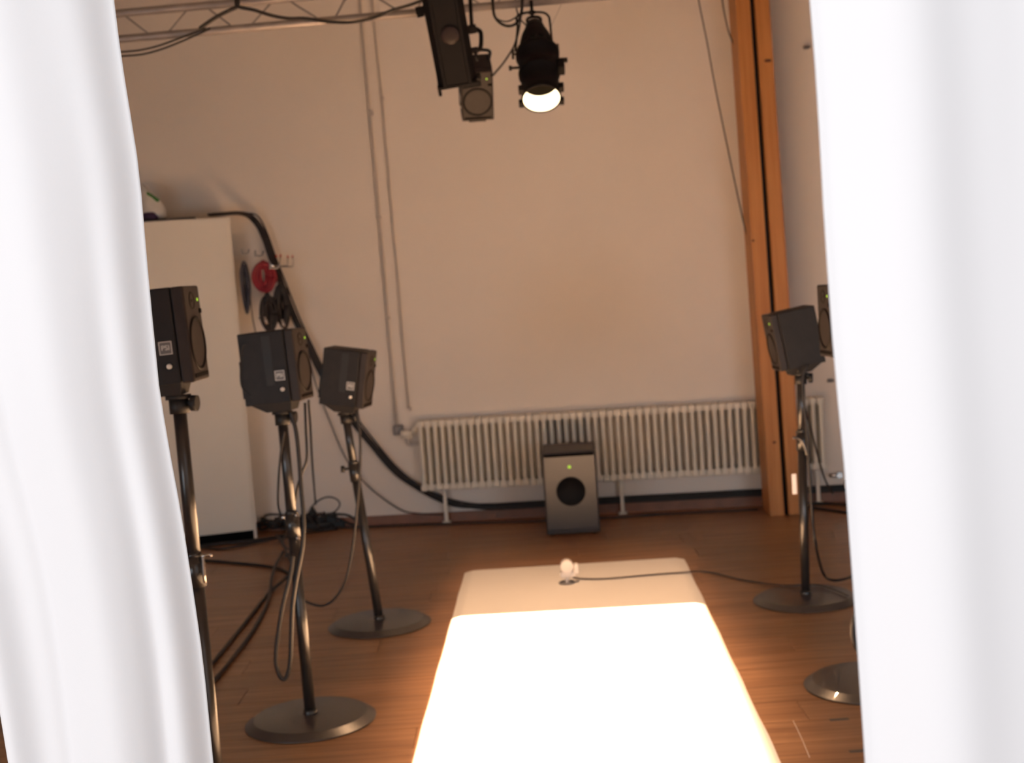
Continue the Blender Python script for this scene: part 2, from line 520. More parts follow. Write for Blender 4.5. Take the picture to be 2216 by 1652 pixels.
for (x, y, s_) in ((1113, 117, -1), (1204, 106, 1)):
    c = at(x, y, ply); hub = lc(s_ * .08, 0, .262)
    w = MB(); w.cyl(hub, c, .005, n=8); w.cyl(c, c + Vector((s_ * .010, 0, 0)), .0065, n=10); w.cyl(c + Vector((s_ * .006, 0, -.021)), c + Vector((s_ * .006, 0, .021)), .0055, n=10); w.obj('yoke_knob', RUBB, lamp)
cc = at(1151, 27, ply)
w = MB(); w.cyl(cc + Vector((0, 0, -.012)), cc + Vector((0, 0, .05)), .007, n=10); w.box((cc.x, cc.y, cc.z), (.028, .02, .014), .003); w.obj('hanging_bolt', LAMPB, lamp)

# beam: four shutters in the lamp cut it to a quadrilateral on the walkway
LP = MO + NV * .004
AIM = fl(1230, 1560, .013)
sp = bpy.data.lights.new('spot_beam', 'SPOT')
sp.energy = SPOT_POWER
sp.color = WARM
sp.spot_size = math.radians(150)
sp.spot_blend = 0.0
sp.shadow_soft_size = 0.012
so = bpy.data.objects.new('spot_beam', sp)
COL.objects.link(so)
so.location = LP
qs = (AIM - LP).to_track_quat('-Z', 'Y')
so.rotation_euler = qs.to_euler()
def gobo(p):
    l = qs.inverted() @ (Vector(p) - LP)
    return (l.x / -l.z, l.y / -l.z)
bl, br = fl(979, 1336, .012), fl(1528, 1305, .012)
nearl = bl - dirv * 3.6 - side * .0; nearr = br - dirv * 3.6 - side * .02
insl = bl + side * .006; insr = br - side * .022
print('GOBO far', gobo(far), gobo(insl), gobo(insr))
quad = [gobo(insl), gobo(insr), gobo(nearr - side * .05), gobo(nearl + side * .006)]
sp.use_nodes = True
nt = sp.node_tree
em = [n for n in nt.nodes if n.type == 'EMISSION'][0]
tc = nt.nodes.new('ShaderNodeTexCoord')
sx = nt.nodes.new('ShaderNodeSeparateXYZ')
nt.links.new(tc.outputs['Normal'], sx.inputs[0])
def mnode(op, a, b=None, c=None):
    n = nt.nodes.new('ShaderNodeMath'); n.operation = op
    for i, vv in enumerate((a, b, c)):
        if vv is None: continue
        if isinstance(vv, (int, float)): n.inputs[i].default_value = vv
        else: nt.links.new(vv, n.inputs[i])
    return n.outputs[0]
nz_ = mnode('MULTIPLY', sx.outputs[2], -1.0)
gu = mnode('DIVIDE', sx.outputs[0], nz_)
gv = mnode('DIVIDE', sx.outputs[1], nz_)
cxq = sum(p[0] for p in quad) / 4; cyq = sum(p[1] for p in quad) / 4
core = skirt = halo = None
for i, (soft, wide, hal) in enumerate(((.0035, .60, .62), (.030, .22, .10), (.05, .2, .1), (.010, .22, .10))):
    a, b = quad[i], quad[(i + 1) % 4]
    nx, ny = -(b[1] - a[1]), (b[0] - a[0])
    L = math.hypot(nx, ny); nx, ny = nx / L, ny / L
    if (cxq - a[0]) * nx + (cyq - a[1]) * ny < 0: nx, ny = -nx, -ny
    d = mnode('ADD', mnode('ADD', mnode('MULTIPLY', gu, nx), mnode('MULTIPLY', gv, ny)), -(a[0] * nx + a[1] * ny))
    def step(dd, lo, hi):
        n = nt.nodes.new('ShaderNodeMapRange'); n.interpolation_type = 'SMOOTHSTEP'
        nt.links.new(dd, n.inputs[0]); n.inputs[1].default_value = lo; n.inputs[2].default_value = hi
        return n.outputs[0]
    k1 = step(d, -soft * .5, soft * .5)
    core = k1 if core is None else mnode('MULTIPLY', core, k1)
    if i == 0: k2 = k3 = mnode('ADD', mnode('MULTIPLY', step(d, -2.2, .3), .35), mnode('MULTIPLY', step(d, -.05, .7), .65))
    else: k2, k3 = step(d, -wide, wide * .3), step(d, -hal, .03)
    skirt = k2 if skirt is None else mnode('MULTIPLY', skirt, k2)
    halo = k3 if halo is None else mnode('MULTIPLY', halo, k3)
tot = mnode('ADD', mnode('ADD', core, mnode('MULTIPLY', skirt, 0.08)), mnode('MULTIPLY', halo, 0.105))
nt.links.new(tot, em.inputs['Strength'])

# ------------------------------------------------------------------ truss
TY = 5.78
TL, TR_ = at(258, 85, TY), at(1210, 0, TY)
tdir = (TR_ - TL).normalized()
truss = tag(empty('lighting_truss', loc=(0, 0, 0)), 'grey two-tube ladder truss with zigzag wires across the top', 'truss')
tA, tB = TL - tdir * 2.3, TR_ + tdir * .8
UL, UR = at(249, 28, TY), at(601, 0, TY)
upo = Vector((0, 0, ((UL.z - (TL + tdir * ((UL.x - TL.x) / tdir.x)).z) + (UR.z - (TL + tdir * ((UR.x - TL.x) / tdir.x)).z)) / 2))
w = MB(); w.cyl(tA, tB, .0172, n=16); w.obj('lower_chord', ALU, truss)
w = MB(); w.cyl(tA + upo, tB + upo, .0172, n=16); w.obj('upper_chord', ALU, truss)
nodesx = [(264, 325), (412, 356), (445, 507), (596, 537), (622, 696), (759, 722)]
def on_ch(px, upper):
    P0, P1 = TL, TR_
    base = at(px, 40, TY)
    f_ = (base.x - P0.x) / (P1.x - P0.x)
    p = P0 + (P1 - P0) * f_
    return p + (upo if upper else Vector((0, 0, 0)))
for ux, lx in nodesx:
    w = MB(); w.cyl(on_ch(ux, True), on_ch(lx, False), .0042, n=8); w.obj('lattice_wire', ALU, truss)
step_ = on_ch(622, True) - on_ch(445, True)
for k in range(1, 5):
    for ux, lx in nodesx[4:6]:
        w = MB(); w.cyl(on_ch(ux, True) + step_ * k, on_ch(lx, False) + step_ * k, .0042, n=8); w.obj('lattice_wire', ALU, truss)
for tt in (.35, 3.0):
    p = tA + tdir * tt + upo
    w = MB(); w.cyl(p, (p.x, p.y, ZC), .006, n=8); w.obj('hanger_rod', ALU, truss)

# ------------------------------------------------------------------ unlit profile spotlight on the truss
E1, E0 = at(989, 172, 5.62), at(958, 0, 5.50)
ax = (E0 - E1).normalized()
yv = Vector((0, -1, 0)); xv = yv.cross(ax).normalized() * -1
if xv.x < 0: xv = -xv
yv = ax.cross(xv).normalized()
if yv.y > 0: yv = -yv
fm = Matrix((xv, yv, ax)).transposed().to_4x4(); fm.translation = E1
prof = tag(empty('profile_spot', fm), 'large unlit black profile spotlight hanging off the truss nose down', 'spotlight')
w = MB()
hw_ = .080
sec_ = [(-1, -.55), (-.62, -1), (.62, -1), (1, -.55), (1, .55), (.62, 1), (-.62, 1), (-1, .55)]
w.ring_loft([[Vector((a * hw_ * k, b * hw_ * k, z)) for a, b in sec_] for z, k in ((0, 1.0), (.10, 1.0), (.36, 1.02), (.50, .95), (.58, .7))])
for f in w.bm.faces: f.smooth = False
w.obj('body', LAMPB, prof)
w = MB()
for a in (-.052, .052):
    w.box((a, .085, .2), (.014, .016, .40), .003)
w.obj('side_rail', LAMPB, prof)
w = MB(); w.lathe([(0, .0), (.0, .037), (.004, .037), (.006, .033), (.003, .0)], (.006, .083, .20), (0, 1, 0), 28, False, False); w.obj('round_cover', LENSR, prof)
w = MB(); w.box((0, .0, -.008), (.165, .165, .012), .003); w.obj('gel_frame', LAMPB, prof)
for cc_, dd in (((-.078, .05, -.022), (.014, .03, .04)), ((.055, .06, -.018), (.08, .02, .022)), ((.085, -.02, -.006), (.03, .06, .016))):
    w = MB(); w.box(cc_, dd, .003); w.obj('gel_frame_clip', LAMPB, prof)
i_ = fm.inverted()
rod0, rod1 = at(1019, 18, 5.62), at(1021, 62, 5.62)
w = MB(); w.cyl(i_ @ (rod0 + Vector((0, 0, .06))), i_ @ rod1, .0085, n=10); w.box(tuple(i_ @ at(1022, 63, 5.62)), (.034, .03, .034), .004); w.obj('drop_rod', LAMPB, prof)
w = MB(); w.tube([i_ @ at(*p) for p in ((1022, 60, 5.62), (1036, 66, 5.62), (1041, 74, 5.62), (1040, 102, 5.62), (1030, 110, 5.62), (1018, 112, 5.62))], .0095, 8, sub=4); w.obj('yoke_arm', LAMPB, prof)
w = MB(); w.cyl(i_ @ at(1010, 112, 5.62), i_ @ at(1034, 108, 5.62), .014, n=12); w.cyl(i_ @ at(1028, 112, 5.60), i_ @ at(1033, 132, 5.60), .006, n=8); w.obj('tilt_knob', RUBB, prof)
w = MB(); w.box(tuple(i_ @ at(912, 22, 5.66)), (.05, .03, .03), .004); w.cyl(i_ @ at(903, 36, 5.62), i_ @ at(918, 32, 5.62), .006, n=8); w.obj('truss_clamp', LAMPB, prof)


# ------------------------------------------------------------------ loudspeakers
SD, SW, SH = .200, .153, .250
def font_mesh(txt, size):
    cu = bpy.data.curves.new('lettering', 'FONT')
    cu.body = txt; cu.size = size; cu.extrude = .0006
    cu.align_x, cu.align_y = 'CENTER', 'CENTER'
    to = bpy.data.objects.new('lettering', cu)
    COL.objects.link(to)
    dg = bpy.context.evaluated_depsgraph_get()
    dg.update()
    me = bpy.data.meshes.new_from_object(to.evaluated_get(dg))
    bpy.data.objects.remove(to); bpy.data.curves.remove(cu)
    return me
PSI_ME = font_mesh('PSI', .0185)
PSI_ME.materials.clear(); PSI_ME.materials.append(LGREY)


def make_speaker(label, group=None):          # local frame: +x front, z up, origin at the middle of the base
    r = tag(empty('loudspeaker'), label, 'speaker', group)
    w = MB(); w.box((-.018, 0, SH / 2), (SD - .036, SW, SH), .004); w.obj('cabinet', BLK, r)
    w = MB(); w.box((SD / 2 - .017, 0, SH / 2), (.034, SW - .001, SH - .001), .006, seg=3); fb = w.obj('front_baffle', BAFF, r)
    xf = SD / 2
    w = MB(); w.lathe([(.0, .071), (.003, .071), (.004, .066), (-.001, .060), (-.002, .058), (-.016, .022), (-.017, .020), (-.010, .010), (-.008, .0)], (xf, 0, .098), (1, 0, 0), 36, False, False); w.obj('woofer', CONE, r)
    w = MB(); w.lathe([(.0, .023), (.0015, .023), (.0015, .021), (-.004, .014), (-.002, .010), (.002, .0)], (xf, -.006, .210), (1, 0, 0), 28, False, False); w.obj('tweeter', CONE, r)
    w = MB(); w.box((xf, 0, .016), (.004, SW * .84, .010), .001); w.obj('bass_port', GAP, r)
    w = MB(); w.box((xf, .062, .182), (.004, .022, .012), .001); w.obj('trim_slot', GAP, r)
    w = MB(); w.box((xf + .001, .046, .212), (.003, .005, .008), .001); w.obj('power_light', GREEN, r)
    # badge and level knob on the side that faces the walkway entrance
    w = MB(); w.box((.036, -SW / 2 - .0006, .096), (.034, .0016, .034), .0005); bd = w.obj('side_badge', LOGOB, r)
    t = bpy.data.objects.new('lettering', PSI_ME); COL.objects.link(t); t.parent = bd
    t.location = (.036, -SW / 2 - .002, .096); t.rotation_euler = (math.pi / 2, 0, 0)
    w = MB()
    for (cx, cz, lx, lz) in ((0, .016, .034, .0018), (0, -.016, .034, .0018), (.016, 0, .0018, .034), (-.016, 0, .0018, .034)):
        w.box((.036 + cx, -SW / 2 - .0016, .096 + cz), (lx, .0012, lz))
    w.obj('badge_rim', LGREY, bd)
    w = MB(); w.lathe([(0, .0068), (.006, .0068), (.007, .0055), (.007, .0)], (.040, -SW / 2, .048), (0, -1, 0), 20, False, False); w.obj('level_knob', LGREY, r)
    w = MB(); w.box((.0, -SW / 2 - .0004, .15), (.030, .0012, .17), .0004); w.obj('side_band', SIDEB, r)  # thin dark band laid on the side panel
    w = MB(); w.box((-SD / 2 - .006, 0, .09), (.014, .11, .13), .003); w.obj('rear_panel', RUBB, r)
    w = MB(); w.hexa([(-.040, -.04, -.030), (.048, -.04, -.030), (.048, .04, -.030), (-.040, .04, -.030), (-.090, -.05, -.001), (.056, -.05, -.001), (.056, .05, -.001), (-.090, .05, -.001)]); w.obj('mounting_bracket', RUBB, r)
    return r


def place_speaker(r, px, py, Y, yaw, tilt, corner):
    # corner: local point that appears at pixel (px, py) at depth Y; tilt > 0 turns the baffle down
    R = Matrix.Rotation(yaw, 4, 'Z') @ Matrix.Rotation(tilt, 4, 'Y')
    p = at(px, py, Y)
    R.translation = p - (R.to_3x3() @ Vector(corner))
    r.matrix_world = R
    return R


D2 = math.radians
nearL = (SD / 2, -SW / 2, 0)                  # front corner on the camera side, speakers that face right
nearR = (SD / 2, SW / 2, 0)                   # the same for speakers that face left
mats = {}
spk = [('left_front', 'black loudspeaker cut by the left curtain edge, badge on its side', 422, 828, 3.44, D2(-2), D2(-2.5), nearL),
       ('left_mid', 'black loudspeaker in front of the cable hooks, thin cord looped at its back', 652, 869, 4.56, D2(-9), D2(-2.5), nearL),
       ('left_back', 'black loudspeaker tipped forward on its stand, top lid showing, beside the wall pipes', 785, 887, 5.80, D2(-10), D2(10), nearL),
       ('right_back', 'black loudspeaker tipped forward in front of the pine post', 1691, 806, 5.75, D2(183), D2(9), nearR),
       ('right_front', 'black loudspeaker mostly hidden by the right curtain', 1803, 776, 4.55, D2(183.5), D2(0), nearR)]
for k, lab, px, py, Y, yaw, tilt, cor in spk:
    r = make_speaker(lab, 'loudspeakers on stands around the walkway')
    mats[k] = place_speaker(r, px, py, Y, yaw, tilt, cor)
hs = make_speaker('small black loudspeaker hung below the truss beside the lit spotlight')
HM = place_speaker(hs, 1035, 262, 6.45, D2(-90 + 4), D2(33), (SD / 2, 0, 0))
w = MB()
inv = HM.inverted()
w.tube([inv @ at(1036, 150, 6.62), inv @ at(1018, 140, 6.66), inv @ at(1004, 120, 6.70), inv @ at(1000, 60, 6.70)], .009, 8)
p = at(1000, 60, 6.70)
w.cyl(inv @ p, inv @ Vector((p.x, p.y, ZC)), .009, n=10)
w.tube([(-.04, -.07, SH), (-.045, -.066, SH + .04), (-.045, .066, SH + .04), (-.04, .07, SH)], .008, 8, sub=4)
w.obj('hanging_bracket', RUBB, hs)


# ------------------------------------------------------------------ stands
def make_stand(label, base, top, zc, extra, group='round-base speaker stands'):
    b, tp = Vector((base.x, base.y, 0)), Vector(top)
    r = tag(empty('speaker_stand', loc=b), label, 'stand', group)
    w = MB(); w.lathe([(0.0, .226), (.003, .228), (.005, .227), (.0235, .197), (.0245, .192), (.025, .06), (.026, .045), (.030, .0)], (0, 0, 0.0005), (0, 0, 1), 64, True, False)
    bp_ = w.obj('base_plate', BASEM, r)
    bp_.data.set_sharp_from_angle(angle=math.radians(12))
    ax = (tp - b)
    jp = ax * (zc / ax.z)
    w = MB(); w.cyl((0, 0, .02), jp, .0195, n=24); w.obj('lower_tube', STEEL, r)
    w = MB(); w.cyl((0, 0, .02), (0, 0, .045), .026, .023, n=24); w.obj('base_socket', STEEL, r)
    w = MB(); w.cyl(jp, ax, .0178, n=24); w.obj('upper_tube', STEEL, r)
    u = ax.normalized()
    w = MB(); w.cyl(jp - u * .06, jp + u * .02, .0255, n=20); w.cyl(jp + u * .02, jp + u * .032, .0255, .018, n=20); w.obj('clutch_collar', STEEL, r)
    w = MB(); w.cyl(ax - u * .05, ax - u * .012, .026, n=18); w.cyl(ax - u * .022 + Vector((.02, 0, 0)), ax - u * .022 + Vector((.036, -.004, -.002)), .008, n=10); w.cyl(ax - u * .022 + Vector((.034, -.004, -.002)), ax - u * .022 + Vector((.050, -.006, -.003)), .021, n=18); w.cyl(ax - u * .012, ax, .034, n=18); w.obj('top_head', RUBB, r)
    extra(r, jp, u, b)
    return r


def lever(r, jp, u, b):                       # thin bent lever of the nearest stand
    w = MB(); w.tube([jp + Vector((.024, -.012, -.05)), jp + Vector((.026, -.014, .01)), jp + Vector((.026, -.015, .022)), jp + Vector((.052, -.015, .024))], .0042, 8, sub=3)
    w.obj('clamp_lever', CHROME, r)


def screws(r, jp, u, b):
    for (dx, dy, dz) in ((-.026, -.012, .012), (.020, -.020, .018), (.018, -.022, -.062)):
        w = MB(); w.cyl(jp + Vector((dx * .7, dy * .7, dz)), jp + Vector((dx * 1.25, dy * 1.25, dz)), .0065, n=10); w.obj('clamp_screw', CHROME, r)


def knob(r, jp, u, b):
    w = MB(); w.cyl(jp + Vector((-.02, -.008, .0)), jp + Vector((-.045, -.012, .0)), .006, n=8); w.cyl(jp + Vector((-.04, -.012, .0)), jp + Vector((-.058, -.014, .0)), .015, n=14); w.obj('clamp_knob', RUBB, r)


def lever_patch(r, jp, u, b):
    w = MB(); w.tube([jp + Vector((-.045, -.02, .0)), jp + Vector((-.02, -.024, -.004)), jp + Vector((.0, -.026, -.03)), jp + Vector((.014, -.028, -.085))], .0065, 8, sub=4); w.obj('clamp_lever', BASEM, r)
    c = at(1719, 1048, b.y - .024) - b
    w = MB(); w.box(tuple(c), (.020, .002, .088), .0006); w.obj('white_patch', WHITEL, r)  # small white patch on the front of the lower tube


def top_of(m, dx=-.012, dz=-.03):
    return m @ Vector((dx, 0, dz - .0012))
s1x = at(464, 1652, 3.44)
make_stand('nearest black stand, half behind the left curtain, with a bent lever', Vector((s1x.x + .003, 3.44, 0)), top_of(mats['left_front'], .03), .80, lever)
make_stand('black stand with bright screws at its joint, in front of the white cabinet', fl(673, 1561), top_of(mats['left_mid'], .0), .705, screws)
make_stand('black stand with a side knob between the cabinet and the walkway far end', fl(822, 1353), top_of(mats['left_back'], .0), .70, knob)
make_stand('black stand with a white patch in front of the pine post', fl(1744, 1299), top_of(mats['right_back'], .0), .71, lever_patch)
make_stand('black stand base under the right curtain edge', fl(1884, 1482), top_of(mats['right_front'], .0), .70, knob)

# ------------------------------------------------------------------ subwoofer
sl, sr = fl(1183, 1162), fl(1301, 1156)
sw_ = (sr - sl).length * .985
sy = math.atan2(sr.y - sl.y, sr.x - sl.x)
sm = Matrix.Translation(Vector(((sl.x + sr.x) / 2, (sl.y + sr.y) / 2, 0))) @ Matrix.Rotation(sy * .5, 4, 'Z')
sub = tag(empty('subwoofer', sm), 'dark grey subwoofer on the floor in front of the radiator', 'speaker')
SHH, SDD = .475, .36
w = MB(); w.box((0, SDD / 2 + .01, SHH / 2 + .008), (sw_, SDD, SHH), .006); w.obj('cabinet', SUBC, sub)
w = MB(); w.box((0, .004, SHH / 2 + .012), (sw_ * .955, .012, SHH * .905), .003); w.obj('front_panel', SUBP, sub)
w = MB(); w.lathe([(.0, .083), (.0035, .083), (.004, .077), (.001, .074), (.003, .0)], (0, -.002, SHH * .535), (0, -1, 0), 40, False, False); w.obj('driver_grille', CONE, sub)
w = MB(); w.lathe([(.0, .009), (.002, .007), (.0022, .0)], (.0, -.002, SHH * .83), (0, -1, 0), 14, False, False); w.obj('power_light', GREEN, sub)
w = MB(); w.box((0, -.001, SHH * .975), (sw_ * .93, .024, .016), .002); w.obj('bass_port', GAP, sub)
for a in (-1, 1):
    for yy in (.04, SDD - .02):
        w = MB(); w.cyl((a * sw_ * .4, yy, 0), (a * sw_ * .4, yy, .009), .014, n=12); w.obj('rubber_foot', RUBB, sub)

# ------------------------------------------------------------------ white cabinet
cr = at(556, 1158, 8.10)
ca = D2(14)
cm = Matrix.Translation((cr.x, cr.y, 0)) @ Matrix.Rotation(ca, 4, 'Z')
ch, cd, cw = 1.965, .275, 1.05
cab = tag(empty('cabinet', cm), 'tall white cabinet with cables on its side, by the left curtain', 'cabinet')
w = MB(); w.box((-cw / 2, cd / 2, ch / 2 + .03), (cw, cd, ch - .06), .003); w.obj('body', CABW, cab)
w = MB(); w.box((-cw / 2, cd / 2 + .012, .03), (cw - .02, cd - .03, .06)); w.obj('plinth', GAP, cab)
w = MB(); w.box((-.008, cd / 2, ch / 2), (.018, cd + .004, ch - .001), .002); w.obj('side_panel', CABW, cab)
w = MB(); w.box((-cw / 2 - .006, -.009, ch / 2 + .03), (cw - .02, .018, ch - .066), .002); w.obj('door', CABW, cab)
ci = cm.inverted()
def cs(px, py, dy=None):                      # point on the cabinet's right side at this pixel
    o = ci @ EYE; d = ci.to_3x3() @ ray(px, py)
    return o + d * ((0.004 - o.x) / d.x)
hooks = []
for (px, py) in ((524, 545), (553, 549), (585, 575)):
    p = cs(px, py)
    hooks.append(p)
    w = MB(); w.box((.003, p.y, p.z), (.006, .05, .03), .002)
    for dy in (-.015, .015):
        w.tube([(.004, p.y + dy, p.z - .006), (.02, p.y + dy, p.z - .012), (.034, p.y + dy, p.z - .008), (.040, p.y + dy, p.z + .010)], .0035, 6)
    w.obj('side_hook', GREYP, cab)
# red-tipped wire hook that reaches out past the cabinet
p = cs(590, 575)
w = MB()
e0 = Vector((0.002, p.y, p.z))
def cl(px, py, Y): return ci @ at(px, py, Y)
YH = 8.16
w.tube([e0, cl(600, 577, YH), cl(618, 577, YH)], .004, 6, False); w.tube([cl(602, 577, YH), cl(632, 577, YH - .02), cl(634, 572, YH - .02), cl(633, 557, YH - .02)], .004, 6, sub=3)
w.tube([cl(600, 577, YH), cl(622, 575, YH), cl(623, 557, YH)], .004, 6, False); w.tube([cl(600, 577, YH), cl(606, 573, YH), cl(606, 556, YH)], .004, 6, False)
hk = w.obj('wire_hook', CHROME, cab)
for (px, py) in ((598, 555), (607, 554), (623, 556), (633, 556)):
    w = MB(); w.cyl(cl(px, py + 2, YH), cl(px, py - 3, YH), .0055, n=8); w.obj('red_tip', REDT, hk)


def coil(name, label, mat_, px, py, Y, rx, rz, n, rad_, thick, group=None, cat='cable', tie=None, dep=.03, fill=.35):
    c = at(px, py, Y)
    r = tag(empty(name, loc=c), label, cat, group)
    rr = random.Random(px)
    for k in range(n):
        sx_, sz_ = rx * rr.uniform(fill, 1.0), rz * rr.uniform(max(fill, .5 * fill + .4), 1.0)
        ox, oy, oz = rr.uniform(-.2, .2) * rx * .5, rr.uniform(-dep, dep), rr.uniform(-.1, .1) * rz
        pts = []
        for i in range(14):
            t = 2 * math.pi * i / 14
            pts.append((ox + sx_ * math.cos(t) * (1 + rr.uniform(-.05, .05)), oy + .01 * math.sin(t * 2), oz + sz_ * math.sin(t)))
        w = MB(); w.tube(pts, thick, 6, sub=2, closed=True); w.obj('cable_loop', mat_, r)
    if tie is not None:
        w = MB(); w.tube([(-.012, -.04, tie), (.012, -.045, tie - .006)], .006, 6, False); w.obj('tie', RUBB, r)
    return r


coil('cable_coil', 'round red cable coil hanging on the cabinet hook', REDC, 573, 600, 8.02, .066, .095, 18, 0, .0080, fill=.2)
coil('cable_coil', 'long blue-grey cable loop hanging on the cabinet side left of the red coil', BLUEC, 531, 622, 8.06, .024, .145, 9, 0, .0065)
coil('cable_coil', 'black hanging cable hank just below the red coil', CABLE, 581, 676, 8.03, .047, .115, 16, 0, .0105, fill=.12)
coil('cable_coil', 'black cable hank with metal plugs behind the middle left speaker', CABLE, 611, 664, 8.10, .048, .13, 15, 0, .010, fill=.12)
for (px, py) in ((574, 690), (611, 696)):
    c = at(px, py, 7.97)
    w = MB(); w.cyl((c.x, c.y, c.z), (c.x + .008, c.y, c.z - .035), .009, n=10); w.cyl((c.x - .003, c.y, c.z + .012), (c.x, c.y, c.z), .006, n=8)
    tag(w.obj('metal_plug', CHROME), 'shiny cable plug dangling among black hanks, ' + ('under the red coil' if px < 600 else 'nearer the thick cable bundle'), 'plug')
w = MB(); w.tube([at(541, 640, 8.03), at(547, 690, 8.03), at(552, 715, 8.03), at(556, 745, 8.03)], .004, 6); w.tube([at(566, 650, 8.0), at(568, 680, 8.0), at(560, 690, 8.0)], .004, 6)
tag(w.obj('thin_cord', CABLEG), 'thin dark cord hanging along the white cabinet edge', 'cord')

# things on the cabinet
zt_ = ch + .0
bp0 = fl(328, 474, zt_) if False else at(326, 474, 8.06)
w = MB()
rr = random.Random(3)
rings = []
for (z, kx, ky, ox) in ((0, .9, .9, -.01), (.02, 1.05, 1.0, -.01), (.06, 1.0, .95, 0), (.10, .82, .8, -.005), (.14, .62, .6, -.02), (.175, .42, .4, -.035), (.20, .22, .25, -.05), (.215, .1, .12, -.055)):
    rings.append([Vector((ox + .078 * kx * math.cos(t) * (1 + rr.uniform(-.09, .09)), .06 * ky * math.sin(t) * (1 + rr.uniform(-.09, .09)), z + rr.uniform(-.006, .006) * (z > 0))) for t in [2 * math.pi * i / 18 for i in range(18)]])
w.ring_loft(rings)
bag = tag(empty('plastic_bag', loc=(bp0.x, bp0.y + .08, zt_ + .012)), 'crumpled white plastic bag with green and purple on top of the cabinet', 'bag')
w.obj('bag_body', BAGW, bag, True)
w = MB(); w.ring_loft([[Vector((.0 + a, -.052 + b, c_)) for a, b, c_ in q_] for q_ in ([(-.02, -.0, .155), (.01, .004, .135), (.03, .012, .112), (.04, .02, .105)], [(-.012, -.012, .172), (.018, -.010, .150), (.044, .0, .128), (.055, .012, .118)])], False, False, False); bm_ = w.obj('green_print', BAGG, bag)
w = MB(); w.lathe([(0, .05), (.02, .058), (.045, .045), (.055, .0)], (-.012, -.022, .0), (0, 0, 1), 18, True, False); w.obj('purple_base', BAGP, bag, True)
fp = ci @ Vector((bp0.x, bp0.y, zt_))
w = MB(); w.box((0, 0, 0), (.42, .22, .012), .003)
pm_ = tag(w.obj('flat_panel', RUBB), 'thin black flat panel lying on top of the cabinet under the bag', 'panel')
fe = at(415, 476, 8.05)
pm_.matrix_world = Matrix.Translation((fe.x - .205, fe.y + .075, zt_ + .006)) @ Matrix.Rotation(ca * .7, 4, 'Z')

# ------------------------------------------------------------------ cables
def cable(label, pts, r, mat_=CABLE, name='cable', group=None, sub=6):
    w = MB(); w.tube(pts, r, 8, sub=sub)
    return tag(w.obj(name, mat_), label, 'cable', group)


bund = [(455, 471), (520, 464), (549, 474), (570, 510), (589, 560), (612, 622), (638, 690), (668, 752), (704, 822), (750, 892), (800, 958), (858, 1022), (920, 1064), (985, 1091), (1060, 1101), (1150, 1103), (1300, 1097), (1480, 1090), (1640, 1082), (1750, 1074), (1845, 1068)]
boff = [None, None, .13, .12, .12, .11, .10, .09, .08, .07, .06, .06, .05, .05, .045, .045, .045, .045, .045, .045, .045]
bd_ = tag(empty('cable_bundle', loc=(0, 0, 0)), 'thick black cable bundle sagging from the cabinet top down along the back wall', 'cable')
for k, (ox, oy, oz, rad_) in enumerate(((0, 0, 0, .0085), (.012, .006, .004, .008), (-.011, .004, -.003, .008), (.006, -.012, .008, .0085), (-.006, -.010, -.009, .0075), (.024, .0, .012, .005))):
    pts = []
    for i, ((x, y), of) in enumerate(zip(bund, boff)):
        if of is None:
            q_ = at(x, y, 8.10)
            q_.z = zt_ + .014 + max(0, oy) + (.004 if i == 0 else .0)
        else:
            q_ = wl(x, y, of)
        fr = 1.0 if i < 12 else .8
        wob = .006 * math.sin(i * 1.7 + k * 2.1)
        q_ = q_ + Vector((ox * fr + wob * .4, oy * .8, (oz * fr + wob * .6) if of is not None else 0))
        if 13 <= i: q_.z = max(q_.z, .064 + rad_ + .013 * (k % 3))
        pts.append(q_)
    w = MB(); w.tube(pts, rad_, 8, sub=5); w.obj('cable_strand', CABLE, bd_)

cable('thin black cable curving down the back wall left of the main bundle', [wl(x, y, .04) for x, y in ((668, 770), (683, 830), (705, 890), (742, 980), (775, 1029), (813, 1067), (867, 1104), (905, 1112), (960, 1115))], .0042)
def floor_cable(label, px, r=.005, mat_=CABLE, lift=0.0):
    # where the cables cross, each rides over the ones below it
    pts = []
    for x, y in px:
        p = fl(x, y, r + .0006)
        g = math.exp(-(((x - 622) / 55.0) ** 2 + ((y - 1243) / 42.0) ** 2)) + math.exp(-(((x - 640) / 110.0) ** 2 + ((y - 1158) / 24.0) ** 2))
        pts.append(p + Vector((0, 0, lift * min(1.0, g))))
    return cable(label, pts, r, mat_)
floor_cable('black cable lying on the floor along the whole skirting', [(720, 1143), (830, 1139), (1000, 1133), (1175, 1128), (1300, 1122), (1475, 1111), (1640, 1103)], .006)
floor_cable('black cable on the floor close under the cabinet plinth', [(180, 1200), (300, 1193), (405, 1186), (470, 1178), (540, 1171), (600, 1162), (660, 1152), (730, 1144)], .010)
floor_cable('black cable on the floor just ahead of the plinth cable', [(190, 1215), (300, 1200), (405, 1184), (480, 1188), (560, 1176), (620, 1168), (700, 1148)], .008, lift=0.019)
floor_cable('black floor cable running straight out from the left curtain', [(150, 1260), (290, 1222), (400, 1212), (430, 1213), (520, 1220), (590, 1228), (622, 1240), (648, 1262)], .009)
floor_cable('upper of two black cables slanting over the floor to the left curtain', [(230, 1700), (350, 1560), (452, 1445), (520, 1362), (578, 1290), (622, 1256), (640, 1235)], .009, lift=0.019)
floor_cable('lower of two black cables slanting over the floor to the left curtain', [(250, 1760), (360, 1610), (455, 1485), (500, 1430), (548, 1365), (580, 1302), (592, 1250), (612, 1200)], .009, lift=0.038)
floor_cable('short wavy black cable from the tangle to the middle left stand', [(600, 1172), (616, 1190), (622, 1215), (632, 1240), (640, 1262)], .008, lift=0.056)
floor_cable('lone black cable squiggle behind the middle left stand', [(640, 1150), (612, 1185), (630, 1205), (620, 1230)], .006, lift=0.072)
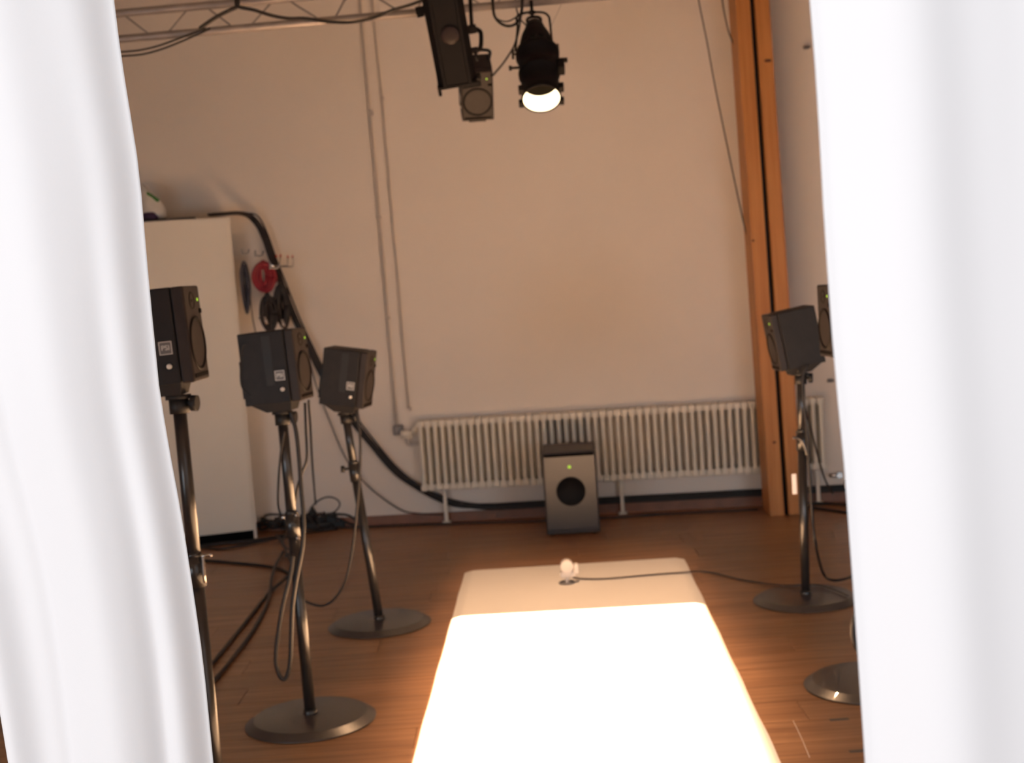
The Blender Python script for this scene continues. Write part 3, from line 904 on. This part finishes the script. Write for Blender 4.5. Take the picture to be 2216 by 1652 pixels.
for (lab, px) in (('upper black floor cable right of the pine post', [(1742, 1090), (1790, 1090), (1860, 1095)]),
                  ('lower black floor cable right of the pine post', [(1742, 1098), (1790, 1104), (1860, 1114)])):
    floor_cable(lab, px, .008)

Y2, Y3, YR = 4.56, 5.82, 5.75
cable('thin cord looping at the back of the middle left speaker', [at(x, y, Y2 + .03) for x, y in ((534, 746), (526, 748), (522, 775), (521, 820), (526, 842), (540, 856), (560, 870))], .0035)
cable('second short cord at the back of the middle left speaker', [at(x, y, Y2 + .05) for x, y in ((522, 822), (528, 838), (540, 850), (556, 852))], .0045)
cable('long black cable hanging in a deep loop on the middle left stand', [at(x, y, Y2 - .035) for x, y in ((628, 890), (640, 930), (647, 990), (652, 1060), (657, 1120), (655, 1180), (642, 1250), (633, 1310), (630, 1380), (627, 1440), (617, 1470), (605, 1462), (597, 1430), (601, 1380), (612, 1310), (628, 1245), (634, 1200))], .0075)
cable('black cable crossing behind the middle left stand from its speaker', [at(x, y, Y2 + .10) for x, y in ((660, 872), (662, 930), (664, 990), (655, 1020), (644, 1055), (638, 1090))], .005)
cable('straight black power cord dropping to the plug behind the middle left stand', [at(x, y, 5.2 + i * .6) for i, (x, y) in enumerate(((668, 868), (672, 930), (675, 990), (679, 1045), (683, 1092)))], .005)
cable('thin black cord left of the middle left stand pole', [at(x, y, Y2 + .06) for x, y in ((616, 930), (608, 980), (603, 1040), (602, 1090), (608, 1118))], .0042)
cable('black cable hanging in a wide curve off the far left stand', [at(x, y, Y3 - .04) for x, y in ((772, 888), (778, 930), (780, 985), (776, 1060), (770, 1130), (762, 1195), (748, 1255), (725, 1295), (698, 1311), (668, 1305), (645, 1292))], .0062)
cable('thin cord at the back of the far left speaker', [at(x, y, Y3 + .02) for x, y in ((723, 758), (717, 790), (711, 822), (712, 845))], .003)
cable('black cable from the far right speaker down to the radiator end', [at(x, y, YR + i * .27) for i, (x, y) in enumerate(((1728, 800), (1730, 840), (1742, 882), (1755, 930), (1772, 995), (1786, 1040), (1802, 1068)))], .0048)
cable('black cable falling past the far right stand to the floor', [at(x, y, YR - .03) for x, y in ((1750, 790), (1738, 812), (1738, 850), (1746, 940), (1753, 1040), (1758, 1120), (1766, 1185))] + [fl(x, y, z) for x, y, z in ((1782, 1242, .035), (1800, 1256, .034), (1830, 1253, .03), (1862, 1240, .008))], .0062)
cable('black cable loop peeping out beside the right curtain', [at(x, y, 4.5) for x, y in ((1868, 1300), (1852, 1330), (1846, 1362), (1850, 1392), (1866, 1420))], .010)
# tangle of leads by the cabinet, with a mains strip and plug
tg = tag(empty('cable_tangle', loc=(0, 0, 0)), 'black tangle of leads on the floor beside the cabinet', 'cable')
rr = random.Random(11)
for k in range(11):
    c = fl(600 + rr.uniform(0, 125), 1150 - rr.uniform(0, 14))
    n = 9
    R1, R2 = rr.uniform(.08, .17), rr.uniform(.03, .07)
    w = MB(); w.tube([(c.x + R1 * math.cos(2 * math.pi * i / n), min(c.y + R2 * math.sin(2 * math.pi * i / n), wall_y(c.x) - .03), .012 + rr.uniform(0, .09)) for i in range(n)], .007, 6, sub=3, closed=True)
    w.obj('lead', CABLE, tg)
c = fl(690, 1143)
ps = tag(empty('power_strip', loc=(c.x, c.y - .02, .0)), 'black power strip with an upright plug beside the tangle', 'power strip')
w = MB(); w.box((0, 0, .0215), (.34, .055, .041), .006); w.obj('strip_body', RUBB, ps)
w = MB(); w.lathe([(0, .020), (.04, .026), (.06, .026), (.085, .014), (.10, .007)], (-.03, 0, .042), (0, 0, 1), 14); w.obj('plug', RUBB, ps)
w = MB(); w.box((.09, 0, .062), (.06, .05, .05), .006); w.obj('adaptor', RUBB, ps)
cable('grey lead rising in an open loop above the power strip', [at(x, y, 8.0) for x, y in ((668, 1112), (676, 1096), (692, 1082), (712, 1076), (730, 1082), (735, 1094), (724, 1108), (706, 1113))], .005, CABLEG)

# cables on the truss
TYc = TY - .02
cable('black cable knotted on the truss, left strand hanging to the lower tube', [at(x, y, TYc - .01) for x, y in ((516, -40), (514, 0), (513, 14), (498, 22), (470, 36), (446, 52), (432, 62))], .0085)
cable('black cable knotted on the truss, right strand sagging on the lower tube', [at(x, y, TYc - .02) for x, y in ((513, -30), (511, 8), (520, 16), (550, 22), (590, 34), (625, 40), (660, 40), (710, 47), (760, 48), (810, 38), (850, 22), (890, 10), (930, -6))], .0075)
for k, pts in enumerate((((60, 92), (130, 112), (215, 118), (258, 113), (300, 109), (340, 100), (380, 86), (412, 74), (445, 62)), ((40, 92), (120, 120), (215, 128), (258, 122), (305, 118), (345, 108), (385, 93), (420, 78), (455, 62)))):
    cable(('upper' if k == 0 else 'lower') + ' of two thin black cables drooping under the truss tube', [at(x, y, TYc) for x, y in pts], .0042)
cable('thick black cable loop hanging under the truss beside the lit spotlight', [at(x, y, TYc) for x, y in ((1066, -10), (1067, 15), (1070, 34), (1080, 48), (1096, 56), (1112, 54), (1124, 42), (1129, 22), (1131, -10))], .0062)
cable('thinner black cable loop hanging inside the thick one by the lit spotlight', [at(x, y, TYc - .02) for x, y in ((1066, 10), (1072, 36), (1085, 45), (1100, 46), (1118, 37), (1135, 29), (1152, 27))], .0035)
cable('thin black lead from the truss to the lit spotlight tail', [at(x, y, 5.80) for x, y in ((1114, -10), (1118, 20), (1125, 40), (1138, 54), (1150, 64))], .0032)
cable('thin black lead curving from the truss down to the hung speaker', [at(x, y, TYc + .1 * i) for i, (x, y) in enumerate(((1130, -8), (1128, 30), (1122, 68), (1112, 100), (1094, 130), (1074, 155), (1060, 170)))], .0045)
cable('faint thin grey wire right of the lit spotlight', [at(x, y, 6.2) for x, y in ((1222, -10), (1210, 20), (1193, 56), (1187, 70))], .002, PIPE)
cable('long slack grey cable hanging down beside the pine post', [wl(x, y, .25) for x, y in ((1505, -60), (1512, 0), (1530, 90), (1550, 200), (1580, 345), (1600, 440), (1618, 515), (1640, 570))], .0042, CABLEG)
cable('short slack grey cable end high beside the pine post', [wl(x, y, .25) for x, y in ((1556, -50), (1563, 0), (1570, 40), (1580, 78), (1605, 130))], .0042, CABLEG)

# ------------------------------------------------------------------ small white device on the walkway
dc = fl(1228, 1263, .013)
dv = tag(empty('sensor_device', loc=(dc.x, dc.y, .0134)), 'small white device on a ring foot on the white walkway', 'device')
w = MB(); w.disc_ring((-.002, 0, .004), (0, 0, 1), .036, .004); w.obj('ring_foot', GREYP, dv)
w = MB(); w.lathe([(0, .012), (.02, .010), (.04, .013)], (.0, .004, .002), (0, 0, 1), 16); w.box((.004, .002, .045), (.072, .04, .03), .006); w.obj('body', DEVW, dv)
w = MB(); w.cyl((.002, -.028, .085), (.002, .03, .085), .030, n=20); w.obj('head', DEVW, dv, )
w = MB(); w.box((.046, .004, .068), (.022, .036, .05), .005); w.obj('side_block', DEVW, dv)
cable('thin grey lead from the small white device across walkway and floor', [fl(x, y, .0185) for x, y in ((1240, 1250), (1262, 1253), (1310, 1253), (1380, 1247), (1440, 1242), (1485, 1239))] + [fl(x, y, z) for x, y, z in ((1512, 1237, .012), (1545, 1241, .006), (1600, 1254, .006), (1660, 1264, .006), (1715, 1268, .034), (1765, 1266, .034), (1800, 1275, .034), (1835, 1290, .034))], .0042, CABLEG)

# marks on the floor
for i, (x, y, sxm, sym, lab) in enumerate(((1816, 1558, .062, .020, 'grey tape piece on the floor, wholly in view near the right curtain'), (1860, 1626, .062, .020, 'grey tape piece on the floor, cut by the right curtain'))):
    c = fl(x, y)
    w = MB(); w.box((0, 0, .0006), (sxm, sym, .001), .0002, seg=1)
    o = tag(w.obj('floor_tape', TAPE), lab, 'tape'); o.location = (c.x, c.y, 0); o.rotation_euler = (0, 0, .03)
w = MB(); w.tube([fl(1716, 1560, .0015), fl(1726, 1580, .0015), fl(1738, 1606, .0015), fl(1752, 1640, .0015)], .0009, 5)
tag(w.obj('white_thread', WHITEL), 'fine white thread lying on the wood floor by the walkway', 'thread')

# ------------------------------------------------------------------ curtains
def interp(v, xs, ys):
    return float(np.interp(v, xs, ys))
def curtain(label, edge, Yc, width, fold, z0=.012, z1=2.62, nz=60, nu=120, sgn=-1, far_edge=None):
    E_ = [at(x, y, Yc + fold(0, at(x, y, Yc).z)[1]) for x, y in edge]
    zs = [p.z for p in reversed(E_)]; xs = [p.x for p in reversed(E_)]
    sl0 = (xs[1] - xs[0]) / (zs[1] - zs[0]); sl1 = (xs[-1] - xs[-2]) / (zs[-1] - zs[-2])
    w = MB()
    G = []
    for j in range(nz + 1):
        z = z0 + (z1 - z0) * j / nz
        if z < zs[0]: xe = xs[0] + sl0 * .6 * (z - zs[0])
        elif z > zs[-1]: xe = xs[-1] + sl1 * .6 * (z - zs[-1])
        else: xe = interp(z, zs, xs)
        row = []
        for i in range(nu + 1):
            s = i / nu
            dx, dy = fold(s, z)
            row.append(w.bm.verts.new((xe + sgn * dx, Yc + dy, z)))
        G.append(row)
    for a, b in zip(G, G[1:]):
        for i in range(nu):
            f = w.bm.faces.new((a[i], a[i + 1], b[i + 1], b[i])); f.smooth = True
    o = w.obj('curtain', CLOTH)
    so_ = o.modifiers.new('thick', 'SOLIDIFY'); so_.thickness = .0012
    return tag(o, label, 'curtain')


def gb(x, c, s): return math.exp(-((x - c) / s) ** 2)
def foldL(s, z):
    # s runs from the free edge to the outer edge of the gathered strip
    wid = .243 + .05 * max(0, min(1, (z - .9) / 1.0)) + .10 * max(0, z - 1.2)
    dx = s * wid
    k = (z - 1.35)
    c1 = .15 - .09 * k
    dy = .030 * gb(s, 0, .075) + .014 * gb(s, .17 - .06 * k, .05) * max(0, .5 - k)          # the edge turns back, a trough beside it
    dy += -.020 * gb(s, .36 - .05 * k, .13)
    dy += .009 * gb(s, .60 - .10 * k, .05) + .016 * gb(s, .74 - .05 * k, .11) - .008 * gb(s, .88, .06)
    dy += .05 * gb(s, 1.0, .06)
    return dx, dy
curtain('white curtain gathered at the left with its free edge in soft focus', [(247, 0), (262, 120), (283, 250), (302, 370), (318, 560), (331, 700), (346, 850), (368, 980), (394, 1120), (420, 1290), (440, 1430), (462, 1652)], 1.50, .25, foldL)


def foldR(s, z):
    dx = s * .46
    k = z - 1.35
    dy = .022 * gb(s, 0, .05) - .008 * gb(s, .13, .07) + .006 * gb(s, .27 + .04 * k, .05) - .004 * gb(s, .36, .05)
    dy += .006 * gb(s, .47 + .06 * k, .06) - .006 * gb(s, .60, .07) + .008 * gb(s, .72, .05) - .006 * gb(s, .85, .06) + .002 * math.sin(s * 40)
    return dx, dy
curtain('brighter white curtain hanging at the right, close and blurred', [(1752, 0), (1768, 200), (1784, 500), (1806, 800), (1826, 1000), (1848, 1300), (1872, 1652)], .86, .45, foldR, sgn=1)
